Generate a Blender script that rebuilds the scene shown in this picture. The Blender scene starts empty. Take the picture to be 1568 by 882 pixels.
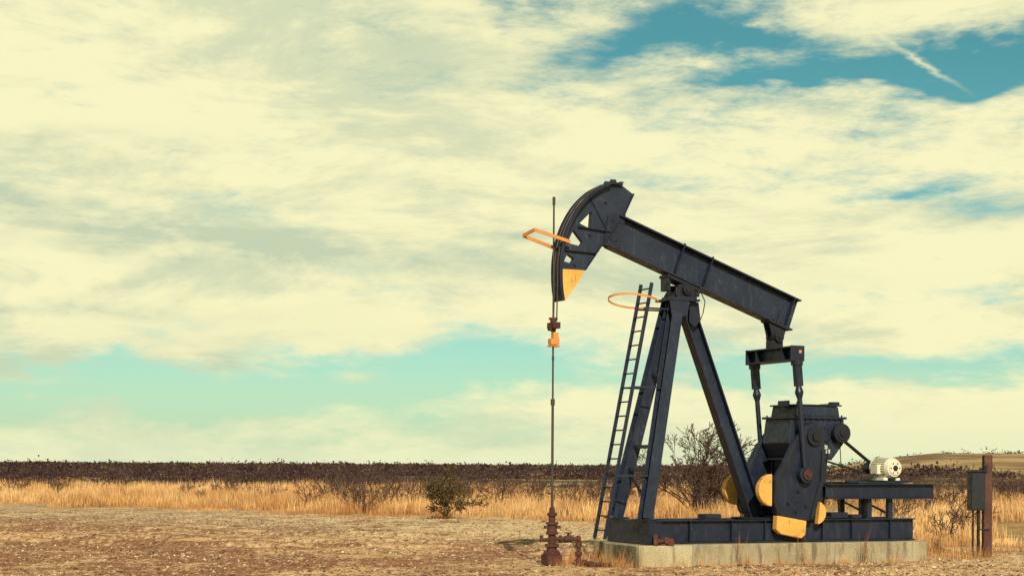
import bpy, bmesh, math, random
import numpy as np
from mathutils import Vector, Matrix
from mathutils.geometry import tessellate_polygon
random.seed(7); rng=np.random.default_rng(11)
scene=bpy.context.scene
scene.view_settings.view_transform='Standard'
scene.view_settings.look='None'
scene.view_settings.exposure=0
COL=scene.collection

# ---------------------------------------------------------------- camera
cam=bpy.data.cameras.new('camera'); co=bpy.data.objects.new('camera',cam); COL.objects.link(co)
cam.lens=60.0; cam.sensor_width=36; cam.shift_y=272/1568; cam.clip_end=20000; cam.clip_start=.1
co.matrix_world=Matrix.Translation((0,0,1.6))@Matrix.Rotation(math.radians(90),4,'X')@Matrix.Rotation(math.radians(.35),4,'Z')
scene.camera=co

# ---------------------------------------------------------------- node helpers
class NT:
    def __init__(s,nt): s.t=nt; s.n=nt.nodes; s.l=nt.links
    def node(s,k,**kw):
        n=s.n.new(k)
        for a,b in kw.items(): setattr(n,a,b)
        return n
    def put(s,sock,v):
        if isinstance(v,bpy.types.NodeSocket): s.l.new(v,sock)
        else: sock.default_value=v
    def m(s,op,a,b=0.0,c=0.0,clamp=False):
        n=s.node('ShaderNodeMath',operation=op); n.use_clamp=clamp
        s.put(n.inputs[0],a); s.put(n.inputs[1],b); s.put(n.inputs[2],c); return n.outputs[0]
    def mix(s,f,a,b,blend='MIX'):
        n=s.node('ShaderNodeMix',data_type='RGBA',blend_type=blend)
        s.put(n.inputs[0],f)
        for sock,v in ((n.inputs[6],a),(n.inputs[7],b)):
            if isinstance(v,(tuple,list)): v=(*v[:3],1)
            s.put(sock,v)
        return n.outputs[2]
    def noise(s,vec,scale,detail=4,rough=.55,dist=0,lac=2.0):
        n=s.node('ShaderNodeTexNoise'); s.put(n.inputs['Vector'],vec)
        n.inputs['Scale'].default_value=scale; n.inputs['Detail'].default_value=detail
        n.inputs['Roughness'].default_value=rough; n.inputs['Distortion'].default_value=dist
        n.inputs['Lacunarity'].default_value=lac
        return n.outputs['Fac']
    def mr(s,v,a,b,c=0.,d=1.,smooth=True):
        n=s.node('ShaderNodeMapRange'); n.interpolation_type='SMOOTHSTEP' if smooth else 'LINEAR'
        s.put(n.inputs[0],v); n.inputs[1].default_value=a; n.inputs[2].default_value=b
        n.inputs[3].default_value=c; n.inputs[4].default_value=d; return n.outputs[0]
    def scale(s,vec,v):
        n=s.node('ShaderNodeVectorMath',operation='MULTIPLY'); s.put(n.inputs[0],vec); n.inputs[1].default_value=v
        return n.outputs[0]

def new_mat(name):
    m=bpy.data.materials.new(name); m.use_nodes=True; t=NT(m.node_tree)
    b=m.node_tree.nodes['Principled BSDF']; return m,t,b
def coords(t): return t.node('ShaderNodeTexCoord').outputs['Object']
def bump(t,b,h,strength,dist):
    n=t.node('ShaderNodeBump'); n.inputs['Strength'].default_value=strength; n.inputs['Distance'].default_value=dist
    t.put(n.inputs['Height'],h); t.l.new(n.outputs[0],b.inputs['Normal'])

def paint_mat(name,base,alt,wear,wear_amt=.62,rough=.45,rust=None,rust_amt=.68):
    m,t,b=new_mat(name); c=coords(t)
    n1=t.noise(c,1.7,3,.6); n2=t.noise(c,9,5,.72); n3=t.noise(t.scale(c,(1,1,.22)),12,4,.65)
    col=t.mix(t.mr(n1,.3,.7),base,alt)
    w=t.m('MULTIPLY',t.mr(n2,wear_amt,wear_amt+.12),t.mr(n1,.35,.6))
    col=t.mix(w,col,wear)
    if rust:
        r=t.mr(n3,rust_amt,rust_amt+.06); col=t.mix(r,col,rust)
    # rain-washed dust streaks
    st=t.mr(n3,.52,.68,0,.32); col=t.mix(st,col,tuple(.6*p+.4*q for p,q in zip(alt,wear)))
    t.put(b.inputs['Base Color'],col)
    t.put(b.inputs['Roughness'],t.mr(n2,.3,.7,rough-.1,rough+.2))
    b.inputs['Specular IOR Level'].default_value=.38
    return m
M_navy=paint_mat('navy_paint',(.0045,.009,.024),(.011,.016,.033),(.07,.08,.085),wear_amt=.64,rough=.46,rust=(.07,.035,.02),rust_amt=.70)
M_navy2=paint_mat('navy_paint_dusty',(.007,.013,.031),(.014,.022,.043),(.10,.11,.11),wear_amt=.60,rough=.46,rust=(.08,.04,.02),rust_amt=.69)
M_black=paint_mat('black_steel',(.005,.007,.014),(.010,.012,.018),(.05,.05,.05),rough=.5)
M_yellow=paint_mat('yellow_paint',(.74,.40,.09),(.62,.29,.06),(.30,.15,.06),wear_amt=.54,rust=(.12,.055,.03),rust_amt=.62,rough=.6)
M_orange=paint_mat('orange_paint',(.60,.25,.055),(.50,.19,.04),(.30,.12,.05),rust=(.12,.05,.025),rough=.6)
M_rust=paint_mat('rusty_iron',(.050,.018,.014),(.095,.032,.02),(.20,.09,.05),wear_amt=.58,rough=.8)
M_rod=paint_mat('rod_steel',(.03,.026,.028),(.06,.038,.03),(.2,.15,.1),rough=.5)
M_white=paint_mat('white_motor_paint',(.72,.69,.55),(.62,.58,.44),(.35,.28,.18),rust=(.25,.13,.07),rough=.45)
M_plate=paint_mat('label_plate',(.45,.45,.40),(.35,.35,.3),(.2,.15,.1))
M_belt=paint_mat('belt_rubber',(.012,.012,.014),(.02,.02,.02),(.05,.05,.05),rough=.8)
M_wood=paint_mat('weathered_post',(.060,.026,.022),(.10,.042,.03),(.18,.10,.07),wear_amt=.55,rough=.85)

def concrete_mat(name,a,b2,st):
    m,t,b=new_mat(name); c=coords(t)
    n1=t.noise(c,2.2,6,.65); n2=t.noise(c,30,6,.75); n3=t.noise(t.scale(c,(3.5,3.5,.5)),2.2,6,.65)
    col=t.mix(t.mr(n1,.32,.68),a,b2)
    col=t.mix(t.mr(n2,.35,.75,0,.5),col,(.16,.12,.07))
    col=t.mix(t.mr(n3,.48,.64,0,.8),col,st)
    t.put(b.inputs['Base Color'],col); b.inputs['Roughness'].default_value=.9
    bump(t,b,t.m('ADD',n2,n1),.5,.02); return m
M_conc=concrete_mat('pad_concrete',(.40,.35,.22),(.28,.23,.14),(.12,.085,.055))
M_conc2=concrete_mat('block_concrete',(.50,.43,.27),(.40,.34,.20),(.22,.16,.09))

# ---------------------------------------------------------------- mesh builder
class B:
    def __init__(s): s.v=[]; s.f=[]
    def add(s,vs,fs):
        o=len(s.v); s.v+= [tuple(v) for v in vs]; s.f+=[tuple(o+i for i in f) for f in fs]; return s
    def box(s,c,d):
        x,y,z=c; a,b,e=d[0]/2,d[1]/2,d[2]/2
        vs=[(x+i*a,y+j*b,z+k*e) for i in(-1,1) for j in(-1,1) for k in(-1,1)]
        return s.add(vs,[(0,1,3,2),(4,6,7,5),(0,4,5,1),(2,3,7,6),(0,2,6,4),(1,5,7,3)])
    def bar(s,p0,p1,w,h,up=(0,0,1),off=(0,0),e=0):
        p0=Vector(p0);p1=Vector(p1); d=(p1-p0).normalized(); side=d.cross(Vector(up)).normalized(); u=side.cross(d)
        p0=p0-d*e;p1=p1+d*e
        o=side*off[0]+u*off[1]
        vs=[]
        for p in(p0,p1):
            for i,j in((-1,-1),(1,-1),(1,1),(-1,1)): vs.append(p+o+side*(i*w/2)+u*(j*h/2))
        return s.add(vs,[(0,1,2,3),(7,6,5,4),(0,4,5,1),(1,5,6,2),(2,6,7,3),(3,7,4,0)])
    def ibeam(s,p0,p1,h,w,tf=.022,tw=.02,up=(0,0,1)):
        s.bar(p0,p1,tw,h-2*tf,up); s.bar(p0,p1,w,tf,up,(0,h/2-tf/2)); s.bar(p0,p1,w,tf,up,(0,-h/2+tf/2)); return s
    def cyl(s,p0,p1,r0,r1=None,n=20,cap=True):
        if r1 is None: r1=r0
        p0=Vector(p0);p1=Vector(p1); d=(p1-p0).normalized(); a=d.orthogonal().normalized(); b=d.cross(a)
        vs=[];fs=[]
        for p,r in((p0,r0),(p1,r1)):
            for i in range(n):
                t=2*math.pi*i/n; vs.append(p+a*(r*math.cos(t))+b*(r*math.sin(t)))
        for i in range(n): fs.append((i,(i+1)%n,n+(i+1)%n,n+i))
        if cap: fs+= [tuple(range(n))[::-1],tuple(range(n,2*n))]
        return s.add(vs,fs)
    def path(s,pts,r,n=8):
        for a,b in zip(pts[:-1],pts[1:]): s.cyl(a,b,r,r,n)
        return s
    def prism(s,poly,y0,y1,holes=()):
        loops=[list(poly)]+[list(h) for h in holes]
        tri=tessellate_polygon([[Vector((p[0],p[1],0)) for p in l] for l in loops])
        flat=[p for l in loops for p in l]; n=len(flat)
        vs=[(p[0],y0,p[1]) for p in flat]+[(p[0],y1,p[1]) for p in flat]
        fs=[]
        if len(loops)==1: fs+=[tuple(range(n)),tuple(range(n,2*n))[::-1]]
        else:
            for t in tri: fs.append(tuple(t)); fs.append(tuple(i+n for i in reversed(t)))
        o=0
        for l in loops:
            k=len(l)
            for i in range(k): a=o+i;b=o+(i+1)%k; fs.append((a,b,b+n,a+n))
            o+=k
        return s.add(vs,fs)
    def obj(s,name,mat,parent=None,bevel=.004,smooth=False):
        me=bpy.data.meshes.new(name); me.from_pydata(s.v,[],s.f); me.update()
        bm=bmesh.new(); bm.from_mesh(me); bmesh.ops.recalc_face_normals(bm,faces=bm.faces); bm.to_mesh(me); bm.free()
        if smooth:
            me.polygons.foreach_set('use_smooth',[True]*len(me.polygons)); me.set_sharp_from_angle(angle=math.radians(35))
        ob=bpy.data.objects.new(name,me); COL.objects.link(ob); me.materials.append(mat)
        if parent: ob.parent=parent
        if bevel:
            md=ob.modifiers.new('bevel','BEVEL'); md.width=bevel; md.segments=1; md.limit_method='ANGLE'; md.angle_limit=math.radians(40)
        return ob
def empty(name,loc,rz=0):
    e=bpy.data.objects.new(name,None); COL.objects.link(e); e.location=loc; e.rotation_euler=(0,0,rz); e.empty_display_size=.3; return e
YAW=math.radians(24); ORG=(.65,27.5,0)
cy,sy=math.cos(YAW),math.sin(YAW)
def W(x,y,z=0): return (ORG[0]+cy*x-sy*y, ORG[1]+sy*x+cy*y, z)

# ================================================================= PUMPJACK
PJ=empty('oil_pumpjack',ORG,YAW)
# --- skid base
RY=.38
b=B()
for y in(-RY,RY): b.ibeam((1.50,y,.54),(6.82,y,.54),.38,.16,.022,.016)
b.obj('base_skid_beams',M_navy,PJ)
b=B()
b.box((1.385,0,.54),(.02,1.46,.385)); b.box((1.49,0,.722),(.22,1.46,.022)); b.box((1.49,0,.36),(.20,1.46,.022))
for y in(-.72,.72): b.box((1.445,y,.54),(.10,.02,.33))
b.prism([(1.40,.73),(1.62,.73),(1.62,.36),(1.40,.36)],-.70,-.68); b.prism([(1.40,.73),(1.62,.73),(1.62,.36),(1.40,.36)],.68,.70)
for x in(2.1,3.0,3.8,4.4,5.1,5.9,6.72): b.box((x,0,.55),(.16,.58,.30))
for x in(2.3,3.1,3.75,4.9,5.5,6.3):
    for y in(-RY,RY): b.box((x,y,.54),(.014,.145,.335))
b.box((2.75,-.30,.79),(.30,.24,.07)); b.box((2.75,-.30,.742),(.4,.3,.02))
b.box((3.78,0,.745),(.45,.7,.022)); b.box((5.25,-.32,.79),(.34,.22,.10)); b.box((5.62,-.32,.77),(.2,.2,.06))
b.obj('base_cross_members',M_navy,PJ)
# --- samson post
T=(2.20,4.34)
b=B()
nb,nt_=Vector((1.42,-.52,.75)),Vector((T[0],-.13,4.34))
fb,ft=Vector((1.42,.52,.75)),Vector((T[0],.13,4.34))
b.ibeam(nb,nt_,.20,.19,.02,.02,up=(0,1,0)); b.ibeam(fb,ft,.20,.19,.02,.02,up=(0,1,0))
b.obj('front_legs',M_navy2,PJ)
b=B(); b.ibeam((3.82,0,.76),(2.46,0,4.22),.25,.21,.022,.02,up=(1,0,.2)); b.obj('rear_leg',M_navy2,PJ)
b=B()
def lp(z,side):
    t=(z-.75)/(4.34-.75); p=(nb.lerp(nt_,t) if side<0 else fb.lerp(ft,t)); return p
for z in(1.55,1.93,3.12): b.bar(lp(z,-1),lp(z,1),.07,.06)
b.bar(lp(1.0,-1),lp(1.55,1),.03,.05)
for y in(-.52,.52): b.box((1.44,y,.745),(.34,.28,.022))
b.obj('leg_cross_braces',M_navy,PJ)
b=B()
b.box((2.29,0,4.36),(.58,.50,.035)); b.box((2.32,0,4.40),(.44,.42,.045))
b.prism([(2.46,4.34),(2.62,4.34),(2.66,4.05),(2.56,3.92),(2.44,4.0)],-.13,-.11); b.prism([(2.46,4.34),(2.62,4.34),(2.66,4.05),(2.56,3.92),(2.44,4.0)],.11,.13)
b.prism([(2.0,4.34),(2.38,4.34),(2.34,4.10),(2.06,4.02)],-.25,-.235)
b.obj('samson_post_cap',M_navy,PJ)
b=B()
b.prism([(2.12,4.425),(2.58,4.425),(2.50,4.52),(2.47,4.62),(2.22,4.62),(2.18,4.52)],-.19,-.10)
b.prism([(2.12,4.425),(2.58,4.425),(2.50,4.52),(2.47,4.62),(2.22,4.62),(2.18,4.52)],.10,.19)
b.cyl((2.345,-.26,4.53),(2.345,.26,4.53),.085,n=24); b.cyl((2.345,-.28,4.53),(2.345,-.26,4.53),.05,n=16)
for x in(2.14,2.55): b.cyl((x,-.23,4.42),(x,-.23,4.56),.022,n=8)
b.bar((2.02,0,4.76),(2.70,0,4.52),.30,.05); b.box((2.06,0,4.62),(.07,.22,.22))
for x in(2.04,2.66): b.cyl((x,-.12,4.50 if x>2.3 else 4.62),(x,-.12,4.72 if x<2.3 else 4.6),.02,n=8)
b.obj('saddle_bearing',M_black,PJ,smooth=True)
b=B(); b.path([(2.62,-.2,4.5),(2.70,-.2,4.35),(2.66,-.2,4.15),(2.60,-.2,4.02)],.009); b.obj('grease_line',M_black,PJ,0)
# --- walking beam
A=Vector((1.06,0,5.445)); E=Vector((4.56,0,4.205)); d=(E-A).normalized(); n=Vector((-d.z,0,d.x)); n=n if n.z>0 else -n
b=B(); b.ibeam(A,E,.56,.27,.026,.02)
b.obj('walking_beam',M_navy2,PJ)
b=B()
for t in(.345,.50,.965):
    c=A.lerp(E,t)
    for y in(-.07,.07): b.bar(c+Vector((0,y,0))-n*.253,c+Vector((0,y,0))+n*.253,.014,.118,up=(0,1,0))
for t in(.345,.5):
    c=A.lerp(E,t); b.cyl(c+n*.29+Vector((0,-.1,0)),c+n*.31+Vector((0,-.1,0)),.02,n=8)
c=A.lerp(E,.93)
for k in(-.1,.06): b.cyl(c+d*k-n*.20+Vector((0,-.011,0)),c+d*k-n*.20+Vector((0,-.03,0)),.014,n=8)
b.bar(c-n*.22+Vector((0,-.03,0))-d*.02,c-n*.02+Vector((0,-.03,0))-d*.02,.012,.03,up=(0,1,0))
b.obj('beam_stiffeners',M_navy,PJ,.002)
# --- horsehead
arc=[(.13,4.26),(.095,4.48),(.085,4.72),(.095,4.96),(.145,5.22),(.25,5.50),(.43,5.79),(.68,6.03),(.96,6.18)]
def cat(P,k=5):
    o=[]
    for i in range(len(P)-1):
        p0=P[max(i-1,0)];p1=P[i];p2=P[i+1];p3=P[min(i+2,len(P)-1)]
        for j in range(k):
            t=j/k
            o.append(tuple(.5*((2*p1[q])+(-p0[q]+p2[q])*t+(2*p0[q]-5*p1[q]+4*p2[q]-p3[q])*t*t+(-p0[q]+3*p1[q]-3*p2[q]+p3[q])*t**3) for q in(0,1)))
    o.append(P[-1]); return o
arcs=cat(arc)
back=[(1.18,6.215),(1.41,6.07),(1.24,5.72),(.82,5.18),(.53,4.775)]
yl=4.775
arc_hi=[p for p in arcs if p[1]>yl+.01]; arc_lo=[p for p in arcs if p[1]<yl-.01]
ax=.086
H=[[(.44,5.53),(.655,5.735),(.635,5.45)],[(.225,5.20),(.33,5.42),(.50,5.23),(.455,5.16)],[(.165,4.90),(.225,5.03),(.345,4.95),(.29,4.87)]]
b=B(); b.prism([(ax,yl)]+arc_hi+back,-.05,.05,H)
b.obj('horsehead_web',M_navy2,PJ,.003)
b=B(); b.prism(arc_lo+[(ax,yl),(.53,yl),(.44,4.60),(.19,4.27)],-.05,.05); b.obj('horsehead_yellow_tip',M_yellow,PJ,.003)
b=B()
out=[]
for i,p in enumerate(arcs):
    q0=arcs[max(i-1,0)];q1=arcs[min(i+1,len(arcs)-1)]; tx,tz=q1[0]-q0[0],q1[1]-q0[1]; L=math.hypot(tx,tz); out.append((p[0]-tz/L*.028,p[1]+tx/L*.028))
b.prism(out+arcs[::-1],-.17,.17)
for y in(-.17,.158):
    b.prism([(o[0]-(p[0]-o[0])*.8,o[1]-(p[1]-o[1])*.8) for p,o in zip(arcs,out)]+out[::-1],y,y+.012)
b.obj('horsehead_face_plate',M_navy,PJ,.002)
b=B()
for i in range(1,4):
    b.bar((back[i][0],0,back[i][1]),(back[i+1][0],0,back[i+1][1]),.20,.018)
b.bar((.40,-.075,5.47),(1.0,-.075,5.42),.05,.018,up=(0,0,1)); b.bar((.16,-.075,5.08),(.72,-.075,5.06),.05,.018)
b.bar((.62,-.06,5.96),(.95,-.06,5.42),.018,.02)
b.prism([(.93,6.19),(.97,6.27),(1.06,6.27),(1.08,6.22),(1.16,6.25),(1.20,6.19)],-.12,-.09); b.prism([(.93,6.19),(.97,6.27),(1.06,6.27),(1.08,6.22),(1.16,6.25),(1.20,6.19)],.09,.12)
b.bar((.90,0,6.185),(1.20,0,6.235),.26,.02)
b.prism([(.95,5.70),(1.27,5.72),(1.18,5.16),(.86,5.20)],-.075,-.052); b.prism([(.95,5.70),(1.27,5.72),(1.18,5.16),(.86,5.20)],.052,.075)
for x,z in((1.03,5.60),(1.16,5.58),(.98,5.32),(1.1,5.28),(.9,5.9),(.62,5.35),(.35,4.85)): b.cyl((x,-.09,z),(x,-.05,z),.018,n=8)
b.obj('horsehead_flanges',M_navy,PJ,.002)
# --- orange guard on head
b=B()
P=[(.20,-.19,5.20),(-.41,-.16,5.36),(-.47,.16,5.30),(.16,.19,5.12)]
for p,q in zip(P[:-1],P[1:]): b.bar(p,q,.018,.055,e=.004)
b.obj('head_guard_loop',M_orange,PJ,.002)
# --- bridle cables + carrier
b=B()
for y in(-.06,.06):
    pts=[(o[0]-(p[0]-o[0])*.35,y,o[1]-(p[1]-o[1])*.35) for p,o in zip(arcs,out) if p[1]>4.7]
    b.path([(.035,y*.95,3.93)]+pts,.011,6)
b.obj('bridle_cables',M_rod,PJ,0)
b=B(); b.cyl((0,0,2.62),(0,0,5.93),.015,n=10); b.cyl((0,0,.85),(0,0,2.62),.021,n=10); b.cyl((0,0,5.80),(0,0,5.93),.024,n=10)
b.cyl((0,0,2.58),(0,0,2.68),.034,n=10); b.cyl((0,0,3.3),(0,0,3.36),.02,n=10)
b.obj('polished_rod',M_rod,PJ,0,True)
b=B(); b.box((0.01,0,3.86),(.12,.26,.10)); b.cyl((0,0,3.91),(0,0,3.99),.05,n=14); b.cyl((0,0,3.76),(0,0,3.81),.045,n=12)
b.box((-.05,0,3.80),(.06,.08,.05)); b.box((0,0,3.97),(.13,.07,.035)); b.cyl((-.09,0,3.84),(-.05,0,3.84),.02,n=8)
b.obj('carrier_bar',M_rust,PJ,.003)
b=B(); b.box((0.01,0,3.60),(.15,.12,.10)); b.box((.03,0,3.70),(.09,.1,.10)); b.bar((-.07,-.05,3.56),(-.07,-.05,3.76),.012,.012); b.box((.01,0,3.53),(.17,.14,.02)); b.obj('rod_clamp',M_orange,PJ,.004)
# --- ladder
b=B()
L0=Vector((.86,0,.42)); L1=Vector((1.70,0,4.62))
for y in(-.185,.185): b.bar(L0+Vector((0,y,0)),L1+Vector((0,y,0)),.014,.065,up=(1,0,0))
nr=18
for i in range(nr):
    p=L0.lerp(L1,(i+.6)/nr); b.cyl(p+Vector((0,-.185,0)),p+Vector((0,.185,0)),.013,n=8)
for z in(1.45,2.9,4.2):
    t=(z-.42)/4.2; p=L0.lerp(L1,t)
    for s in(-1,1):
        q=lp(z,s); b.bar((p.x,s*.185,z),(q.x,q.y,z),.01,.03)
b.obj('ladder',M_navy,PJ,.002)
b=B(); pts=[]
for i in range(33):
    a=math.radians(38+i*(284/32)); x=1.46+.43*math.cos(a); y=.36*math.sin(a); pts.append(Vector((x,y,4.33-.13*(x-1.4)-.065*y/.37)))
for p,q in zip(pts[:-1],pts[1:]): b.bar(p,q,.008,.034,e=.003)
b.obj('ladder_safety_hoop',M_orange,PJ,0)
# --- tail bearing, equalizer, pitmans
b=B()
b.bar((4.0,0,4.10),(4.40,0,3.955),.28,.04); b.prism([(4.02,4.07),(4.36,3.95),(4.30,3.78),(4.10,3.78)],-.10,-.07); b.prism([(4.02,4.07),(4.36,3.95),(4.30,3.78),(4.10,3.78)],.07,.10)
b.cyl((4.20,-.16,3.82),(4.20,.16,3.82),.085,n=20); b.box((4.19,0,3.70),(.22,.2,.13)); b.cyl((4.20,-.18,3.82),(4.20,-.16,3.82),.04,n=12)
b.obj('tail_bearing',M_black,PJ,.004,True)
b=B()
b.bar((4.19,-.70,3.51),(4.19,.70,3.51),.03,.20)
for z in(3.40,3.62): b.box((4.19,0,z),(.26,1.40,.025))
for y in(-.705,.705): b.box((4.19,y,3.51),(.27,.02,.26))
for y in(-.4,.4): b.box((4.19,y,3.51),(.24,.02,.2))
b.obj('equalizer_bar',M_navy,PJ,.003)
b=B(); b.box((4.24,-.718,3.54),(.05,.006,.05)); b.obj('equalizer_label',M_orange,PJ,0)
b=B()
for y in(-.66,.66):
    tp=Vector((4.21,y,3.38)); bt=Vector((4.39,y,1.48)); u=(bt-tp).normalized()
    k=tp+u*.42
    b.bar(tp,k,.10,.13,up=(1,0,0)); b.cyl(k,k+u*.10,.045,.075,n=14); b.cyl(k+u*.10,k+u*.20,.075,.045,n=14)
    b.cyl(k+u*.20,bt-u*.10,.042,n=14)
    b.cyl((bt.x,y-.06,bt.z),(bt.x,y+.06,bt.z),.135,n=24)
    b.box((tp.x,y,tp.z-.02),(.16,.13,.10))
b.obj('pitman_arms',M_navy,PJ,.003,True)
b=B()
for y,s in((-.72,-1),(.72,1)):
    b.cyl((4.39,y,1.48),(4.39,y+s*.035,1.48),.085,n=20); b.cyl((4.39,y+s*.035,1.48),(4.39,y+s*.06,1.48),.045,n=6)
b.obj('crank_pin_caps',M_rust,PJ,.003,True)
# --- cranks + counterweights
crk=[(4.46,2.32),(4.62,2.38),(4.76,2.28),(4.83,1.95),(4.80,1.36),(4.68,1.02),(4.60,.72),(4.465,.705),(3.88,.80),(3.80,1.02),(3.84,1.40),(4.00,1.62),(4.22,2.02)]
tip=[(3.88,.797),(4.462,.702),(4.44,.47),(4.36,.41),(3.96,.485),(3.865,.56)]
b=B(); b2=B(); b3=B()
for y0,y1 in((-.59,-.47),(.47,.59)):
    b.prism(crk,y0,y1)
    b2.prism(tip,y0-.02,y1+.0)
    yo=y0-.03 if y0<0 else y1
    b3.prism([(4.76,1.9),(4.83,1.9),(4.80,1.36),(4.68,1.02),(4.60,.73),(4.53,.74),(4.61,1.04),(4.73,1.38)],yo,yo+.03)
    b3.prism([(3.88,.82),(3.80,1.02),(3.84,1.40),(4.00,1.62),(4.22,2.02),(4.28,1.98),(4.06,1.58),(3.91,1.37),(3.87,1.04),(3.95,.82)],yo,yo+.03)
    s=-1 if y0<0 else 1; ye=y0 if s<0 else y1
    b3.cyl((4.61,ye,2.12),(4.61,ye+s*.05,2.12),.15,n=20); b3.cyl((4.61,ye+s*.05,2.12),(4.61,ye+s*.09,2.12),.07,n=14)
    for (x,z) in((4.1,1.0),(4.45,.95),(4.3,1.2),(4.25,.86)): b3.cyl((x,ye,z),(x,ye+s*.035,z),.025,n=8)
    def lobe(cx,cz,r,a0,a1,w):
        pts=[(cx+r*math.cos(math.radians(a)),cz+r*math.sin(math.radians(a))) for a in np.linspace(a0,a1,14)]
        b2.prism(pts,ye-w if s<0 else ye-.11,ye+.11 if s<0 else ye+w)
    lobe(3.79,1.22,.27,92,268,.015)
    lobe(4.66,.84,.20,-80,66,.015)
b.obj('cranks',M_navy,PJ,.006); b2.obj('counterweights',M_yellow,PJ,.012); b3.obj('crank_ribs',M_black,PJ,.003)
# --- gearbox
b=B()
b.prism([(4.28,2.43),(5.34,2.43),(5.34,2.02),(5.12,1.76),(4.36,1.76),(4.22,2.02)],-.41,.41)
b.prism([(4.36,2.47),(5.28,2.47),(5.25,2.64),(4.40,2.66)],-.37,.37)
b.obj('gearbox_housing',M_navy2,PJ,.01)
b=B()
b.box((4.80,0,2.45),(1.14,.90,.04)); b.box((4.83,0,2.665),(.96,.78,.025)); b.box((5.24,-.25,2.70),(.14,.14,.06)); b.box((4.32,-.1,2.69),(.05,.3,.10)); b.box((5.29,.0,2.60),(.03,.5,.22))
b.cyl((4.7,.0,2.67),(4.7,.0,2.74),.05,n=12)
for x in np.linspace(4.32,5.28,9):
    for y in(-.425,.425): b.cyl((x,y,2.40),(x,y,2.50),.016,n=6)
b.cyl((4.61,-.47,2.12),(4.61,-.40,2.12),.22,n=28); b.cyl((4.92,-.45,2.17),(4.92,-.40,2.17),.13,n=24); b.cyl((5.21,-.46,2.19),(5.21,-.40,2.19),.13,n=24)
b.cyl((4.61,.40,2.12),(4.61,.47,2.12),.22,n=28)
b.cyl((4.61,-.50,2.12),(4.61,.50,2.12),.09,n=16)
for x in(4.45,5.0,5.28): b.bar((x,-.415,1.80 if x<5.1 else 1.99),(x,-.415,2.40),.02,.03,up=(0,1,0))
for cx,cz,r in((4.92,2.17,.105),(5.21,2.19,.105)):
    for k in range(8): a=k*math.pi/4; b.cyl((cx+r*math.cos(a),-.465,cz+r*math.sin(a)),(cx+r*math.cos(a),-.44,cz+r*math.sin(a)),.012,n=6)
b.obj('gearbox_covers',M_navy,PJ,.004,True)
b=B(); b.cyl((5.21,-.56,2.19),(5.21,-.46,2.19),.165,n=32); b.cyl((5.21,-.60,2.19),(5.21,-.56,2.19),.06,n=16); b.cyl((5.21,-.575,2.19),(5.21,-.56,2.19),.12,n=28)
b.cyl((5.21,.46,2.19),(5.21,.62,2.19),.36,n=40); b.obj('sheave',M_black,PJ,.006,True)
b=B(); b.cyl((4.93,-.47,1.95),(4.93,-.45,1.95),.04,n=12); b.box((4.99,-.418,1.88),(.12,.012,.07)); b.obj('gearbox_gauge_plate',M_plate,PJ,.002)
b=B(); b.cyl((4.75,-.42,2.33),(4.75,-.44,2.33),.03,n=10);b.cyl((4.86,-.42,1.83),(4.86,-.45,1.83),.02,n=10); b.obj('oil_plugs',M_rust,PJ,.002)
b=B()
b.prism([(4.36,1.76),(5.06,1.76),(4.98,.74),(4.30,.74)],-.34,-.31); b.prism([(4.36,1.76),(5.06,1.76),(4.98,.74),(4.30,.74)],.31,.34)
b.box((4.66,0,1.25),(.55,.58,1.0)); b.box((4.68,0,1.745),(.86,.80,.03)); b.box((4.66,0,.755),(.86,.80,.03)); b.box((4.46,0,1.25),(.30,.80,.04))
b.obj('gearbox_pedestal',M_navy,PJ,.005)
# --- motor mount
b=B()
for y in(-.48,.42): b.ibeam((4.92,y,1.20),(7.18,y,1.20),.26,.16,.02,.014)
for x in(5.25,6.2,7.1): b.box((x,-.03,1.2),(.10,.74,.16))
for x in(5.86,6.30):
    for y in(-.40,.40): b.box((x,y,.90),(.09,.09,.335))
    b.bar((x,-.40,.80),(x,.40,1.02),.03,.03)
b.box((6.0,-.03,1.345),(.9,1.06,.022)); b.box((6.6,.03,1.37),(.55,.62,.03)); b.box((5.7,-.2,1.375),(.35,.05,.03))
b.obj('motor_mount',M_navy,PJ,.004)
b=B(); zc=1.60; xc=6.53
b.cyl((xc,-.16,zc),(xc,.26,zc),.165,n=32); b.cyl((xc,-.24,zc),(xc,-.16,zc),.15,.185,n=32); b.cyl((xc,.26,zc),(xc,.31,zc),.18,.13,n=32)
for k in range(26):
    a=2*math.pi*k/26; u=Vector((math.cos(a),0,math.sin(a))); b.bar(Vector((xc,-.14,zc))+u*.172,Vector((xc,.24,zc))+u*.172,.012,.03,up=tuple(u))
b.box((xc-.17,.04,zc-.02),(.14,.2,.17))
for x in(-.13,.13): b.box((xc+x,.05,1.405),(.09,.42,.045)); b.box((xc+x*.8,.05,1.45),(.03,.36,.08))
b.cyl((xc,-.262,zc),(xc,-.24,zc),.12,n=28)
b.obj('electric_motor',M_white,PJ,.004,True)
b=B(); b.cyl((xc,-.272,zc),(xc,-.262,zc),.05,n=16); b.cyl((xc,.31,zc),(xc,.42,zc),.035,n=12); b.cyl((xc,.42,zc),(xc,.58,zc),.10,n=24)
for k in range(6):
    a=k*math.pi/3; b.cyl((xc+.09*math.cos(a),-.268,zc+.09*math.sin(a)),(xc+.09*math.cos(a),-.26,zc+.09*math.sin(a)),.014,n=8)
b.obj('motor_hub',M_black,PJ,.002,True)
b=B(); c1=Vector((5.21,0,2.19)); c2=Vector((xc,0,zc)); R1,R2=.36,.10
D=(c2-c1); L=D.length; ang=math.atan2(D.z,D.x); be=math.acos((R1-R2)/L)
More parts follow.
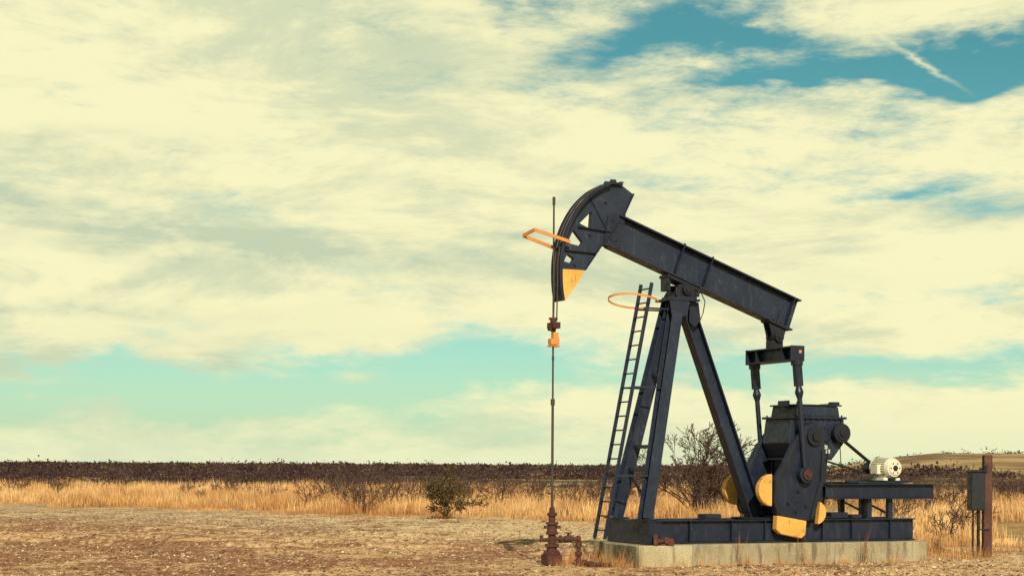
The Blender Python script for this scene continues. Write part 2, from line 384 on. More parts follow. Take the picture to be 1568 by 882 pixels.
for y in(.49,.54,.59):
    for s in(1,-1):
        a=ang+s*be; u=Vector((math.cos(a),0,math.sin(a))); o=Vector((0,y,0))
        b.bar(c1+u*R1+o,c2+u*R2+o,.022,.016,up=tuple(u))
b.obj('drive_belts',M_belt,PJ,0)
b=B(); b.path([(5.30,-.30,2.2),(5.33,-.32,1.9),(5.36,-.32,1.36)],.008); b.path([(6.36,.04,1.55),(6.2,.0,1.42),(6.0,0,1.38)],.018); b.obj('conduit',M_black,PJ,0)
b=B(); b.cyl((1.42,-.84,.40),(1.75,-.84,.42),.035,n=12); b.cyl((1.62,-.90,.42),(1.62,-.78,.42),.055,n=12); b.cyl((1.44,-.84,.34),(1.44,-.84,.52),.04,n=12); b.box((1.70,-.84,.38),(.12,.08,.08))
b.obj('skid_pipe_stub',M_rust,PJ,.003,True)

# ================================================================= concrete pad
PAD=empty('concrete_pad',ORG,YAW)
b=B(); b.box((3.98,0,.10),(5.70,1.54,.48)); b.obj('slab',M_conc,PAD,.012)
b=B(); b.box((1.62,-.42,.095),(.98,.90,.485)); b.obj('front_block',M_conc2,PAD,.015)

# ================================================================= wellhead
WH=empty('wellhead',ORG,YAW)
b=B()
b.box((0,0,.10),(.26,.26,.16)); b.cyl((0,0,-.05),(0,0,.32),.085,n=18); b.cyl((0,0,.18),(0,0,.215),.14,n=20); b.cyl((0,0,.30),(0,0,.35),.115,n=18)
b.cyl((0,0,.35),(0,0,.52),.06,n=16); b.cyl((0,0,.50),(0,0,.54),.10,n=16); b.cyl((0,0,.54),(0,0,.66),.085,.07,n=16); b.cyl((0,0,.66),(0,0,.70),.10,n=16)
b.cyl((0,0,.70),(0,0,.82),.055,n=14); b.cyl((0,0,.80),(0,0,.85),.085,n=8); b.cyl((0,0,.85),(0,0,.94),.05,.04,n=14)
for k in range(8):
    a=k*math.pi/4+.2; b.cyl((.115*math.cos(a),.115*math.sin(a),.16),(.115*math.cos(a),.115*math.sin(a),.24),.014,n=6)
b.box((-.11,0,.62),(.06,.05,.05)); b.box((.11,-.02,.62),(.06,.05,.05))
b.obj('casing_and_stuffing_box',M_rust,WH,.004,True)
b=B()
zf=.43
b.cyl((0,0,zf),(.42,-.10,zf),.032,n=12); b.cyl((.12,-.03,zf),(.16,-.04,zf),.06,n=12); b.cyl((.20,-.05,zf),(.32,-.08,zf),.055,n=12)
b.cyl((.26,-.065,zf),(.26,-.065,zf+.10),.02,n=8); b.cyl((.26,-.065,zf+.09),(.26,-.065,zf+.105),.06,n=14)
b.cyl((.40,-.10,zf),(.45,-.11,zf),.055,n=12); b.cyl((.43,-.105,zf+.03),(.43,-.105,.08),.036,n=12); b.cyl((.43,-.105,.30),(.43,-.105,.36),.055,n=12); b.cyl((.43,-.105,.16),(.43,-.105,.22),.06,n=12)
b.cyl((.43,-.105,.06),(.43,-.55,.04),.036,n=12); b.cyl((.43,-.30,.05),(.43,-.36,.05),.058,n=12); b.cyl((.43,-.105,.0),(.43,-.105,.10),.055,n=12)
b.cyl((.43,-.55,.04),(.95,-.62,.03),.034,n=12); b.cyl((.43,-.52,.04),(.43,-.60,.04),.055,n=12)
b.cyl((0,0,zf),(-.20,.03,zf-.02),.025,n=10); b.cyl((-.17,.03,zf-.05),(-.17,.03,zf+.06),.03,n=10)
b.obj('flowline_and_valves',M_rust,WH,.003,True)

# ================================================================= service post with electrical box
PO=empty('electrical_service_post',(8.66,31.1,0),math.radians(6))
b=B(); b.box((0,0,.90),(.155,.13,1.90)); b.obj('wood_post',M_wood,PO,.012)
b=B(); b.box((-.215,-.02,1.19),(.27,.20,.70)); b.box((-.215,-.125,1.19),(.25,.012,.66)); b.box((-.215,-.02,1.55),(.29,.25,.02)); b.cyl((-.30,-.14,1.2),(-.30,-.125,1.2),.02,n=8)
b.box((-.06,-.08,1.60),(.06,.05,.12)); b.obj('breaker_box',M_black,PO,.006)
b=B(); b.cyl((-.17,-.02,-.05),(-.17,-.02,.85),.03,n=10); b.cyl((-.27,-.02,-.05),(-.27,-.02,.85),.018,n=10); b.box((-.09,-.08,.5),(.22,.02,.03)); b.obj('conduit_pipes',M_black,PO,0,True)

# ================================================================= TERRAIN
def sstep(x,a,b):
    t=np.clip((x-a)/(b-a),0,1); return t*t*(3-2*t)
def vnoise(x,y,seed=0):
    xi=np.floor(x).astype(np.int64); yi=np.floor(y).astype(np.int64); fx=x-xi; fy=y-yi
    def h(i,j):
        n=(i*374761393+j*668265263+seed*69069)&0x7fffffff; n=((n^(n>>13))*1274126177)&0x7fffffff; return ((n^(n>>16))&0xffff)/65535.
    ux=fx*fx*(3-2*fx); uy=fy*fy*(3-2*fy)
    return (h(xi,yi)*(1-ux)+h(xi+1,yi)*ux)*(1-uy)+(h(xi,yi+1)*(1-ux)+h(xi+1,yi+1)*ux)*uy
def gh(x,y):
    x=np.asarray(x,float); y=np.asarray(y,float)
    lx=(x-ORG[0])*cy+(y-ORG[1])*sy; ly=-(x-ORG[0])*sy+(y-ORG[1])*cy
    off=np.maximum(np.maximum(-.3-lx,lx-7.2),np.maximum(np.abs(ly)-.8,0)); sm=sstep(off,.1,1.6)
    z=(vnoise(x/3.1,y/3.1,1)-.5)*.08*sm
    nearf=1-sstep(y,55,75)
    z+=((vnoise(x/.55,y/.55,11)-.5)*.05+(vnoise(x/.24,y/.24,12)-.5)*.04+(vnoise(x/1.3,y/1.3,13)-.5)*.04)*sm*nearf
    # tyre ruts curving across the lot
    for k in(0,1.7,4.6,6.2):
        c=33+k*1.0-.12*x+.012*x*x+.5*np.sin(x*.35+k)
        z-=.055*np.exp(-((y-c)/.32)**2)*sstep(-x,-1.5,1)*nearf
        z+=.03*np.exp(-((y-c-.5)/.25)**2)*sstep(-x,-1.5,1)*nearf
    z+=(vnoise(x/14,y/14,2)-.5)*.35*sstep(y,50,90)
    a=np.where(y>1,x/np.maximum(y,1),0)
    hill=sstep(a,.155,.25)*sstep(y,190,400)*(1-.7*sstep(y,480,900))
    z+=hill*(4.8+1.2*(vnoise(x/40,y/40,5)-.5))
    z+=sstep(y,600,2500)*2.0*vnoise(x/300,y/300,9)
    return z
def edge(x):
    x=np.asarray(x,float)
    e=51-.8*x
    e=np.where(x>4,np.maximum(34.5,47.8-3.2*(x-4)),e)
    return e+ (vnoise(x/2.3,x*0+3,4)-.5)*5+(vnoise(x/.7,x*0+8,6)-.5)*2
ys=np.concatenate([-np.geomspace(400,2,16),np.linspace(0,22,12),np.linspace(22.15,56,230),np.geomspace(56.4,6000,120)])
xs_=np.concatenate([-np.geomspace(5000,17,46),np.linspace(-16.9,16.9,240),np.geomspace(17,5000,46)])
X,Y=np.meshgrid(xs_,ys); Z=gh(X,Y)
ny,nx=X.shape
V=np.stack([X.ravel(),Y.ravel(),Z.ravel()],1)
idx=np.arange(ny*nx).reshape(ny,nx)
F=np.stack([idx[:-1,:-1].ravel(),idx[:-1,1:].ravel(),idx[1:,1:].ravel(),idx[1:,:-1].ravel()],1)
me=bpy.data.meshes.new('ground'); me.from_pydata(V.tolist(),[],F.tolist()); me.polygons.foreach_set('use_smooth',[True]*len(F)); me.update()
cov=sstep(Y-edge(X),-1.5,2.5).ravel()
at=me.attributes.new('cover','FLOAT','POINT'); at.data.foreach_set('value',cov.astype(np.float32))
gr=bpy.data.objects.new('ground',me); COL.objects.link(gr)
m,t,bs=new_mat('desert_dirt'); c=coords(t)
at=t.node('ShaderNodeAttribute'); at.attribute_name='cover'; cv=at.outputs['Fac']
nL=t.noise(t.scale(c,(.5,.30,1)),.55,3,.6,.8); nM=t.noise(t.scale(c,(.7,.9,1)),1.5,5,.7); nG=t.noise(t.scale(c,(1.6,.55,1)),5.5,4,.8); nS=t.noise(t.scale(c,(1,.5,1)),16,3,.75); nF=t.noise(c,45,2,.8)
sand=(.78,.47,.22); red=(.36,.145,.066); pale=(.88,.68,.40)
sep=t.node('ShaderNodeSeparateXYZ'); t.put(sep.inputs[0],c)
reg=t.mr(t.m('ADD',sep.outputs[0],t.m('MULTIPLY',sep.outputs[1],.25)),3,12,.05,-.03)
col=t.mix(t.mr(t.m('SUBTRACT',t.m('ADD',t.m('MULTIPLY',nL,.5),t.m('MULTIPLY',nM,.5)),reg),.43,.53),red,sand)
pal=t.m('MULTIPLY',t.mr(t.m('ADD',sep.outputs[1],t.m('MULTIPLY',sep.outputs[0],.9)),29,44),t.mr(nM,.35,.58))
col=t.mix(t.m('MULTIPLY',pal,.8),col,pale)
col=t.mix(t.mr(nG,.52,.61,0,.85),col,(.18,.075,.038))
col=t.mix(t.mr(nG,.47,.36,0,.85),col,(.92,.70,.42))
col=t.mix(t.mr(nS,.56,.66,0,.75),col,(.14,.065,.036))
col=t.mix(t.mr(nF,.55,.70,0,.6),col,(.85,.68,.42))
gcol=t.mix(t.mr(nM,.35,.65),(.34,.18,.07),(.60,.38,.16))
far=t.mix(t.mr(t.noise(c,.03,5,.6),.4,.6),(.14,.085,.05),(.50,.33,.15))
gcol=t.mix(t.mr(sep.outputs[1],90,160),gcol,far)
col=t.mix(cv,col,gcol)
t.put(bs.inputs['Base Color'],col); bs.inputs['Roughness'].default_value=.95; bs.inputs['Specular IOR Level'].default_value=.15
bump(t,bs,t.m('ADD',t.m('MULTIPLY',nS,1.0),t.m('ADD',t.m('MULTIPLY',nF,.5),t.m('MULTIPLY',nG,2.0))),.9,.06)
me.materials.append(m)

# ---------------------------------------------------------------- numpy mesh
def npmesh(name,V,T,col,mat,parent=None):
    V=np.ascontiguousarray(V,np.float32); T=np.ascontiguousarray(T,np.int32)
    me=bpy.data.meshes.new(name); me.vertices.add(len(V)); me.vertices.foreach_set('co',V.ravel())
    me.loops.add(T.size); me.loops.foreach_set('vertex_index',T.ravel())
    me.polygons.add(len(T)); me.polygons.foreach_set('loop_start',np.arange(0,T.size,3,dtype=np.int32))
    try: me.polygons.foreach_set('loop_total',np.full(len(T),3,np.int32))
    except Exception: pass
    me.update(calc_edges=True)
    a=me.attributes.new('tone','FLOAT','POINT'); a.data.foreach_set('value',np.asarray(col,np.float32))
    me.materials.append(mat); ob=bpy.data.objects.new(name,me); COL.objects.link(ob)
    if parent: ob.parent=parent
    return ob
def veg_mat(name,stops,rough=.8):
    m,t,b=new_mat(name); a=t.node('ShaderNodeAttribute'); a.attribute_name='tone'
    r=t.node('ShaderNodeValToRGB'); t.put(r.inputs[0],a.outputs['Fac'])
    e=r.color_ramp.elements
    e[0].position=stops[0][0]; e[0].color=(*stops[0][1],1); e[1].position=stops[-1][0]; e[1].color=(*stops[-1][1],1)
    for p,c_ in stops[1:-1]:
        q=e.new(p); q.color=(*c_,1)
    n=t.noise(coords(t),.25,3,.6)
    col=t.mix(t.mr(n,.35,.65,.0,.45),r.outputs[0],(stops[0][1][0]*1.2,stops[0][1][1]*1.0,stops[0][1][2]*.9))
    t.put(b.inputs['Base Color'],col); b.inputs['Roughness'].default_value=rough; b.inputs['Specular IOR Level'].default_value=.2
    return m
M_grass=veg_mat('dry_grass',[(0,(.16,.068,.03)),(.45,(.50,.255,.085)),(1,(.84,.58,.27))])
M_scrub=veg_mat('dark_scrub',[(0,(.024,.012,.017)),(.5,(.060,.034,.031)),(1,(.17,.11,.06))])
M_bark=veg_mat('grey_bark',[(0,(.05,.028,.025)),(.6,(.10,.06,.045)),(1,(.22,.15,.09))])
M_leaf=veg_mat('olive_leaf',[(0,(.04,.025,.014)),(.5,(.10,.07,.028)),(1,(.24,.17,.065))])
M_stone=veg_mat('gravel_stone',[(0,(.10,.05,.035)),(.5,(.38,.23,.12)),(1,(.76,.60,.38))])

def blades(P,h,w,lean,tone):
    n=len(P); a=rng.uniform(0,2*np.pi,n); la=rng.uniform(0,2*np.pi,n)
    side=np.stack([np.cos(a),np.sin(a)*.5,np.zeros(n)],1)*w[:,None]*.5
    L=np.stack([np.cos(la),np.sin(la),np.zeros(n)],1)*(lean*h)[:,None]
    up=np.zeros((n,3)); up[:,2]=h
    b0=P-side;b1=P+side; m0=P+up*.55+L*.35-side*.75; m1=P+up*.55+L*.35+side*.75; tp=P+up+L
    V=np.stack([b0,b1,m0,m1,tp],1).reshape(-1,3); o=(np.arange(n)*5)[:,None]
    T=np.concatenate([o+np.array([[0,1,3]]),o+np.array([[0,3,2]]),o+np.array([[2,3,4]])],0)
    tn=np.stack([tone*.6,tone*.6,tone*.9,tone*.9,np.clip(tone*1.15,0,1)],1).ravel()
    return V,T,tn
def clumps(cx,cy_,per,spread,hh,wid,lean=.35,tone0=.55,tz=.18):
    n=len(cx); k=per
    hc=np.repeat(hh,k)*rng.uniform(.45,1.1,n*k)
    x=np.repeat(cx,k)+rng.normal(0,spread,n*k); y=np.repeat(cy_,k)+rng.normal(0,spread,n*k)
    z=gh(x,y)-.02
    tone=np.clip(np.repeat(tone0+rng.normal(0,tz,n),k)+rng.normal(0,.10,n*k),.03,1)
    return blades(np.stack([x,y,z],1),hc,np.full(n*k,wid)*rng.uniform(.6,1.3,n*k),rng.uniform(.05,lean,n*k),tone)
def merge(L):
    V=[];T=[];C=[];o=0
    for v,t_,c_ in L: V.append(v);T.append(t_+o);C.append(c_);o+=len(v)
    return np.concatenate(V),np.concatenate(T),np.concatenate(C)
G=[]
N=9500
cyy=rng.uniform(33,112,N); cxx=rng.uniform(-.36,.36,N)*cyy
e=edge(cxx); dens=vnoise(cxx/3.0,cyy/4.5,21)*.6+vnoise(cxx/9,cyy/14,22)*.4
right=sstep(cxx,3,9); mid=sstep(cxx/cyy,-.12,.0)
keep=(cyy>e)&(dens>.36+.12*sstep(cyy,62,80)*mid+.06*right)
cxx,cyy,dens=cxx[keep],cyy[keep],dens[keep]
hh=.12+.70*dens*rng.uniform(.5,1.35,len(cxx))
hh*=np.where(cyy-edge(cxx)<1.5,.6,1)
tn=.26+.70*vnoise(cxx/5,cyy/8,23)
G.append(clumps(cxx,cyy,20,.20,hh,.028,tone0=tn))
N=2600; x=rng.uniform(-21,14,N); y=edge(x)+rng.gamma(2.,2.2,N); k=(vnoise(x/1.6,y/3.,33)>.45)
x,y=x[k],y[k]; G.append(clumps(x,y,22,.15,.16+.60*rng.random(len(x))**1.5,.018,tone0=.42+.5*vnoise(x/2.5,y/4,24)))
N=900; x=rng.uniform(-20,12,N); y=edge(x)-rng.gamma(1.2,1.5,N); k=(y>31)&(vnoise(x/1.5,y/1.5,44)>.5)
x,y=x[k],y[k]; G.append(clumps(x,y,10,.10,np.full(len(x),.14),.012,tone0=.5))
def near(lx,ly,h,k,sp,wid=.007,tone0=.5,lean=.4):
    w=[W(a,b_) for a,b_ in zip(lx,ly)]
    return clumps(np.array([q[0] for q in w]),np.array([q[1] for q in w]),k,sp,np.array(h,float),wid,lean,tone0)
G.append(near([2.95,3.0,4.2,4.25,5.4,5.38,3.1,5.5],[-.93,-.95,-.95,-.9,-.93,-.97,-1.0,-.93],[.62,.66,.5,.4,.66,.62,.3,.3],9,.05,tone0=.35,lean=.35))
lx=rng.uniform(.75,6.9,60); G.append(near(lx,np.full(60,-.92)-rng.uniform(0,.15,60),rng.uniform(.06,.22,60),12,.05,tone0=.5))
G.append(near(rng.uniform(.55,1.1,40),rng.uniform(-1.1,.9,40),rng.uniform(.10,.36,40),16,.07,tone0=.45,lean=.8))
G.append(near(rng.uniform(-.1,.75,18),rng.uniform(-.5,.4,18),rng.uniform(.06,.2,18),12,.05,tone0=.4,lean=.7))
G.append(near(rng.uniform(6.9,10.2,120),rng.uniform(-1.0,2.6,120),rng.uniform(.12,.42,120),16,.09,tone0=.42,lean=.6))
G.append(near(rng.uniform(7.2,11,90),rng.uniform(2.4,7,90),rng.uniform(.2,.5,90),22,.15,.010,tone0=.5,lean=.5))
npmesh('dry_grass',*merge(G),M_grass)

# ---------------------------------------------------------------- scrub brush
def leafballs(cx,cy_,cz,rx,rz,k,size,tone0,tz=.22):
    n=len(cx)
    u=rng.normal(size=(n*k,3)); u/=np.linalg.norm(u,axis=1)[:,None]; r=rng.uniform(.45,1.0,n*k)**.6
    lump=1+.35*np.sin(u[:,0]*5+np.repeat(rng.uniform(0,6,n),k))*np.cos(u[:,2]*6+np.repeat(rng.uniform(0,6,n),k))
    u[:,2]=np.abs(u[:,2])
    C=np.stack([np.repeat(cx,k)+u[:,0]*r*lump*np.repeat(rx,k),np.repeat(cy_,k)+u[:,1]*r*lump*np.repeat(rx,k),np.repeat(cz,k)+u[:,2]*r*lump*np.repeat(rz,k)],1)
    s=np.repeat(size,k)*rng.uniform(.5,1.4,n*k)
    A=rng.normal(size=(n*k,3)); A/=np.linalg.norm(A,axis=1)[:,None]; Bv=np.cross(A,rng.normal(size=(n*k,3))); Bv/=np.linalg.norm(Bv,axis=1)[:,None]
    V=np.stack([C-A*s[:,None]*.5,C+A*s[:,None]*.5,C+Bv*s[:,None]*.8],1).reshape(-1,3)
    T=np.arange(n*k*3).reshape(-1,3)
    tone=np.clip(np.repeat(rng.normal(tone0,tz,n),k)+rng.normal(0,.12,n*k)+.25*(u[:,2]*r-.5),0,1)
    return V,T,np.repeat(tone,3)
S=[]
def scatter(n,y0,y1,power=1.0):
    y=y0+(y1-y0)*rng.random(n)**power; x=rng.uniform(-.40,.40,n)*y; return x,y
x,y=scatter(2600,98,230); a=x/y
dn=vnoise(x/14,y/22,51); k=dn>(.30+.30*sstep(a,-.12,.0)-.05*sstep(-a,.1,.3)); x,y=x[k],y[k]
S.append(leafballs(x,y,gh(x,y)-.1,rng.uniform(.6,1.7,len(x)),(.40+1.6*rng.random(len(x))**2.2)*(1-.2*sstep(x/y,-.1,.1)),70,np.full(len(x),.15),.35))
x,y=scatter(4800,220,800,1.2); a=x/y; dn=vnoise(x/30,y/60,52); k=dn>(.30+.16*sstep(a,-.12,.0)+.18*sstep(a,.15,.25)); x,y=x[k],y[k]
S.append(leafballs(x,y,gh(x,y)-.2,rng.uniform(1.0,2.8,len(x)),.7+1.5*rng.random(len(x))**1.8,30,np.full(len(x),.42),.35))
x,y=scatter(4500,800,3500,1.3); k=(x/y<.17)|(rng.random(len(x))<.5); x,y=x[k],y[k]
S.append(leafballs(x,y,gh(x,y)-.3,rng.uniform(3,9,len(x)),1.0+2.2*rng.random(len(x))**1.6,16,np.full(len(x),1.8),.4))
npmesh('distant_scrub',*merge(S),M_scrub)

# ---------------------------------------------------------------- branching plants
def branches(base,stems,length,r0,depth,spread,upb=.35,seed=1,kids=(2,4),shrink=.68):
    R=random.Random(seed); segs=[]; tips=[]
    def grow(p,d,L,r,dep):
        k=3 if dep>1 else 2
        for i in range(k):
            d2=(d+Vector((R.gauss(0,.16),R.gauss(0,.16),R.gauss(0,.10)))).normalized()
            q=p+d2*(L/k); r2=r*(.80 if dep>0 else .6)
            segs.append((p,q,r,r2)); p,d,r=q,d2,r2
            if dep>0 and i<k-1 and R.random()<.75:
                dd=(d+Vector((R.gauss(0,spread),R.gauss(0,spread),R.gauss(0,spread*.6)+upb*.3))).normalized(); grow(p,dd,L*shrink*R.uniform(.6,1),r*.6,dep-1)
        tips.append(p)
        if dep>0:
            for _ in range(R.randint(*kids)):
                dd=(d+Vector((R.gauss(0,spread),R.gauss(0,spread),R.gauss(0,spread*.5)+upb*.3))).normalized(); grow(p,dd,L*shrink*R.uniform(.7,1.1),r*.72,dep-1)
    for s in range(stems):
        a=2*math.pi*s/stems+R.uniform(-.4,.4); t_=R.uniform(.25,.8)
        grow(Vector(base)+Vector((R.gauss(0,.05),R.gauss(0,.05),-.05)),Vector((math.cos(a)*t_,math.sin(a)*t_,1)).normalized(),length*R.uniform(.8,1.1),r0*R.uniform(.7,1),depth)
    return segs,tips
def segmesh(segs,minr=.003):
    P0=np.array([s[0] for s in segs]);P1=np.array([s[1] for s in segs]); r0=np.maximum([s[2] for s in segs],minr); r1=np.maximum([s[3] for s in segs],minr)
    d=P1-P0; d/=np.maximum(np.linalg.norm(d,axis=1),1e-6)[:,None]
    ref=np.where(np.abs(d[:,2:3])>.9,np.array([[1.,0,0]]),np.array([[0,0,1.]])); a=np.cross(d,ref); a/=np.linalg.norm(a,axis=1)[:,None]; b_=np.cross(d,a)
    rings=[]
    for P_,r in((P0,r0),(P1,r1)):
        for k in range(4):
            th=k*math.pi/2; rings.append(P_+(a*math.cos(th)+b_*math.sin(th))*r[:,None])
    V=np.stack(rings,1).reshape(-1,3); n=len(segs); o=(np.arange(n)*8)[:,None]; T=[]
    for k in range(4):
        j=(k+1)%4; T.append(o+np.array([[k,j,4+j]])); T.append(o+np.array([[k,4+j,4+k]]))
    tone=np.repeat(np.clip(rng.normal(.45,.2,n),0,1),8)
    return V,np.concatenate(T),tone
def plant(name,loc,mat,minr=.004,**kw):
    z=float(gh(loc[0],loc[1])); s,tp=branches((0,0,0),**kw); ob=npmesh(name,*segmesh(s,minr),mat); ob.location=(loc[0],loc[1],z); return ob,s,tp
plant('bare_tree',(5.80,54,0),M_bark,minr=.008,stems=9,length=1.45,r0=.055,depth=4,spread=.52,seed=5,shrink=.60)
plant('bare_tree',(7.0,58,0),M_bark,minr=.007,stems=6,length=.95,r0=.035,depth=4,spread=.50,seed=9,shrink=.62)
def bush(name,loc,h,seed,leafn,leaf=.05,depth=3):
    z=float(gh(loc[0],loc[1])); s,tp=branches((0,0,0),9,h*.55,.018,depth,.6,.2,seed,(2,3),.62)
    s=[q for q in s if q[1].z>-.1]
    vs=[segmesh(s,.005)]; tp=np.array([q for q in tp if q.z>.03]); k=rng.integers(0,len(tp),leafn); C=tp[k]+rng.normal(0,.05,(leafn,3)); C[:,2]=np.maximum(C[:,2],.02)
    A=rng.normal(size=(leafn,3)); A/=np.linalg.norm(A,axis=1)[:,None]; Bv=np.cross(A,rng.normal(size=(leafn,3))); Bv/=np.linalg.norm(Bv,axis=1)[:,None]
    sz=(leaf*rng.uniform(.5,1.3,leafn))[:,None]
    V=np.stack([C-A*sz*.5,C+A*sz*.5,C+Bv*sz],1).reshape(-1,3)
    vs.append((V,np.arange(leafn*3).reshape(-1,3),np.repeat(np.clip(rng.normal(.45,.22,leafn),0,1),3)))
    ob=npmesh(name,*merge(vs),M_leaf); ob.location=(loc[0],loc[1],z); return ob
bush('creosote_bush',(-1.98,51.5,0),1.25,3,4200,.05,4)
BR=[]
spots=[]
for i in range(150):
    yy=rng.uniform(56,108); xx=rng.uniform(-.12,.34)*yy
    if yy<edge(xx)+2: continue
    spots.append((xx,yy,rng.uniform(.5,1.15)))
for i in range(30):
    yy=rng.uniform(75,108); xx=rng.uniform(-.33,-.1)*yy; spots.append((xx,yy,rng.uniform(.4,.8)))
spots+=[(.9,66,.9),(1.9,62,.9),(3.0,60,.8),(-.6,63,.7),(9.3,36.5,.55),(10.2,38,.6),(8.9,40,.7),(11.5,44,.9),(-5.6,60,.6),(-12,66,.5)]
for i,(xx,yy,h) in enumerate(spots):
    s,_=branches((xx,yy,float(gh(xx,yy))),7,h*.75,.018,2,.55,.25,100+i,(2,3),.62)
    BR.append(segmesh(s,.007))
npmesh('twiggy_brush',*merge(BR),M_bark)
# ---------------------------------------------------------------- gravel
def stones(x,y,r):
    n=len(x); O=np.array([[1,0,0],[-1,0,0],[0,1,0],[0,-1,0],[0,0,1],[0,0,-1]],float); Tm=np.array([[0,2,4],[2,1,4],[1,3,4],[3,0,4],[2,0,5],[1,2,5],[3,1,5],[0,3,5]])
    a=rng.uniform(0,6.28,n); c_,s_=np.cos(a),np.sin(a)
    V=np.repeat(O[None],n,0)*rng.uniform(.6,1.3,(n,6,3)); V=V+rng.normal(0,.22,(n,6,3))
    V[:,:,2]*=.6; V*=r[:,None,None]; vx=V[:,:,0]*c_[:,None]-V[:,:,1]*s_[:,None]; vy=V[:,:,0]*s_[:,None]+V[:,:,1]*c_[:,None]
    V=np.stack([vx+x[:,None],vy+y[:,None],V[:,:,2]+(gh(x,y)+r*.15)[:,None]],2).reshape(-1,3)
    T=((np.arange(n)*6)[:,None,None]+Tm[None]).reshape(-1,3)
    return V,T,np.repeat(np.clip(rng.normal(.42,.36,n),0,1),6)
N=44000; y=22.5+30*rng.random(N)**1.3; x=rng.uniform(-.34,.34,N)*y; k=(y<edge(x)+1)&(vnoise(x/1.8,y/1.2,71)*.6+vnoise(x/.5,y/.5,72)*.4>rng.uniform(.2,.8,N))
x,y=x[k],y[k]; lx=(x-ORG[0])*cy+(y-ORG[1])*sy; ly=-(x-ORG[0])*sy+(y-ORG[1])*cy; k=~((lx>1.05)&(lx<6.9)&(abs(ly)<.90)); x,y=x[k],y[k]
r=.011+.024*rng.random(len(x))**2.0+ (rng.random(len(x))<.012)*.03
S=[stones(x,y,r)]
lx=rng.uniform(.6,7.2,260); ly=-.93-rng.gamma(1.3,.25,260); w=np.array([W(a,b_) for a,b_ in zip(lx,ly)]); S.append(stones(w[:,0],w[:,1],rng.uniform(.010,.03,260)))
npmesh('gravel',*merge(S),M_stone)

# ================================================================= LIGHT
SE=math.radians(33)
hd=Vector((.12,-.993,0)).normalized()
sd=Vector((hd.x*math.cos(SE),hd.y*math.cos(SE),math.sin(SE)))
sun=bpy.data.lights.new('sun','SUN'); sun.energy=5.0; sun.angle=math.radians(.5); sun.color=(1,.885,.69)
so=bpy.data.objects.new('sun',sun); COL.objects.link(so); so.rotation_euler=sd.to_track_quat('Z','Y').to_euler(); so.location=(0,-20,40)
# ================================================================= WORLD (Nishita sky with procedural cloud bank)
w=bpy.data.worlds.new('World'); scene.world=w; w.use_nodes=True; t=NT(w.node_tree)
bg=w.node_tree.nodes['Background']; bg.inputs['Strength'].default_value=.1
sk=t.node('ShaderNodeTexSky'); sk.sky_type='NISHITA'; sk.sun_disc=False; sk.sun_elevation=SE; sk.sun_rotation=math.atan2(hd.x,hd.y)
sk.air_density=1.0; sk.dust_density=.6; sk.ozone_density=1.5
g=t.node('ShaderNodeTexCoord').outputs['Generated']
nrm=t.node('ShaderNodeVectorMath',operation='NORMALIZE'); t.put(nrm.inputs[0],g); dv=nrm.outputs[0]
sp=t.node('ShaderNodeSeparateXYZ'); t.put(sp.inputs[0],dv)
az=t.m('ARCTAN2',sp.outputs[0],sp.outputs[1]); el=t.m('ARCSINE',sp.outputs[2])
nw1=t.noise(t.scale(dv,(1,1,2.6)),5.5,3,.6); nw2=t.noise(t.scale(dv,(1.1,1.1,3.6)),9.3,3,.62)
azw=t.m('ADD',az,t.m('MULTIPLY',t.m('SUBTRACT',nw1,.5),.16)); elw=t.m('ADD',el,t.m('MULTIPLY',t.m('SUBTRACT',nw2,.5),.055))
cmb=t.node('ShaderNodeCombineXYZ'); t.put(cmb.inputs[0],azw); t.put(cmb.inputs[1],elw); VW=cmb.outputs[0]
def blob(px,py,rx,ry,ang,wt,prev):
    """soft elliptical opening in the cloud deck, given as azimuth / elevation in milliradian-like units"""
    mp=t.node('ShaderNodeMapping',vector_type='TEXTURE'); t.put(mp.inputs[0],VW)
    mp.inputs['Location'].default_value=((px-784)/2613,(713-py)/2613,0); mp.inputs['Rotation'].default_value=(0,0,math.radians(ang)); mp.inputs['Scale'].default_value=(rx*2.2/2613,ry*2.2/2613,1)
    gd=t.node('ShaderNodeTexGradient',gradient_type='QUADRATIC_SPHERE'); t.l.new(mp.outputs[0],gd.inputs[0])
    return t.m('MULTIPLY_ADD',gd.outputs['Fac'],wt*1.1,prev)
blobs=[(960,80,180,44,24,.62),(1190,64,140,34,-10,.75),(1520,118,190,32,3,1.6),(1260,135,220,16,0,.6),(1150,85,520,125,-8,.56),
(1330,308,240,26,-2,.75),(960,272,130,16,0,.34),(1500,448,190,16,3,.8),(700,5,160,30,-30,.35),
(120,610,540,44,0,1.3),(650,568,380,42,5,1.2),(1120,578,260,26,0,.6),(1390,562,300,28,0,.85),(30,520,150,12,0,.3),(760,668,900,24,0,.30)]
def bsum(L):
    acc=0.0
    for bb in L: acc=blob(*bb,acc)
    return acc
acc=bsum(blobs)
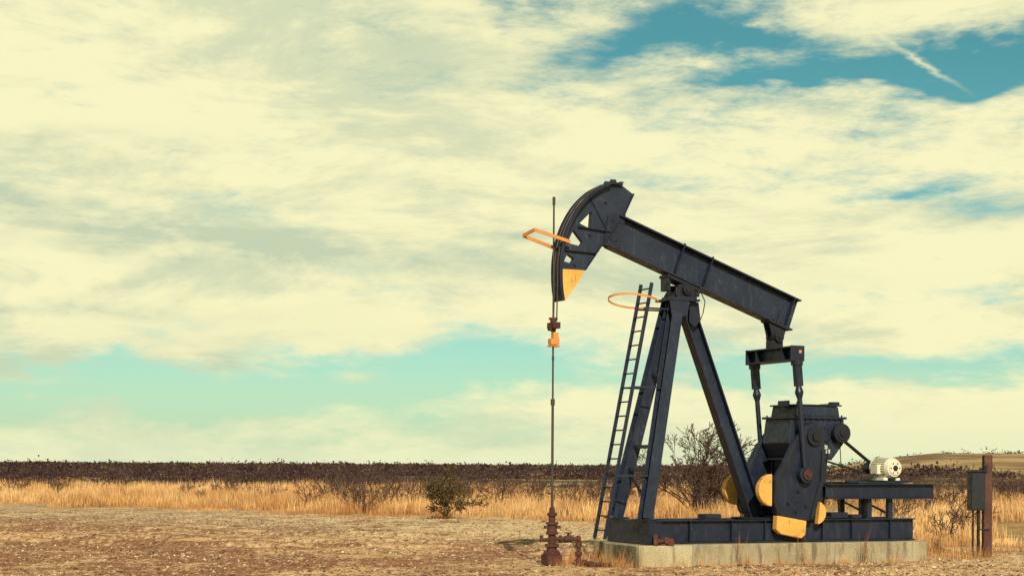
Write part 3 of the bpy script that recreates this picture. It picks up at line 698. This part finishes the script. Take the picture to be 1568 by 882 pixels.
grey=bsum([(60,352,260,26,-4,1.0),(440,385,220,22,-3,.9),(120,250,260,22,5,.4),(120,500,260,16,2,.6),(1000,430,260,24,0,.35),(760,375,120,14,0,.4),(900,60,300,60,0,.5),(300,540,300,20,4,.5)])
nf=t.noise(t.scale(dv,(1,1,3.0)),11,7,.68,.25); nff=t.noise(t.scale(dv,(1,1,3.6)),34,4,.70)
hi=t.m('MULTIPLY',t.mr(el,.28,.42),t.mr(t.noise(t.scale(dv,(1,1,2)),2.2,3,.6),.30,.50,0,1.0))
acc=t.m('ADD',acc,hi)
dens=t.m('ADD',acc,t.m('ADD',t.m('MULTIPLY',t.m('SUBTRACT',nf,.5),1.9),t.m('MULTIPLY',t.m('SUBTRACT',nff,.5),.8)))
cmb=t.node('ShaderNodeCombineXYZ'); t.put(cmb.inputs[0],t.m('MULTIPLY_ADD',nff,.010,t.m('SUBTRACT',az,.005))); t.put(cmb.inputs[1],t.m('MULTIPLY_ADD',nff,.006,t.m('SUBTRACT',el,.003))); VW=cmb.outputs[0]
pf=bsum([(1396,120,50,4,-33,1.0),(546,578,30,7,-3,.9),(728,592,16,8,0,.45),(805,591,22,7,0,.5),(40,590,60,6,0,.8),(1265,458,60,5,-3,.7)])
blue=t.m('SUBTRACT',t.mr(dens,.12,1.0),t.m('MULTIPLY',pf,.85),0,True)
tint=t.mix(t.mr(el,.03,.24),(.64,.93,.78),(.34,.78,.60))
skyc=t.mix(1.0,sk.outputs[0],tint,'MULTIPLY')
nsh=t.noise(t.scale(dv,(1,1,3.4)),6.0,7,.66,.3)
sh=t.m('ADD',t.mr(nsh,.44,.62,0,.75),t.m('MULTIPLY',grey,t.mr(nf,.35,.6,.35,1.0)),0,True)
cl=t.mix(sh,(9.5,9.1,5.5),(5.7,6.5,4.5))
low=t.mr(el,.0,.05,1,0)
cl=t.mix(t.m('MULTIPLY',low,.6),cl,(7.4,8.2,5.3))
skyc=t.mix(t.m('MULTIPLY',t.mr(el,.0,.07,1,0),.5),skyc,(6.4,7.8,5.3))
fin=t.mix(blue,cl,skyc)
t.put(bg.inputs['Color'],fin)
print('done')
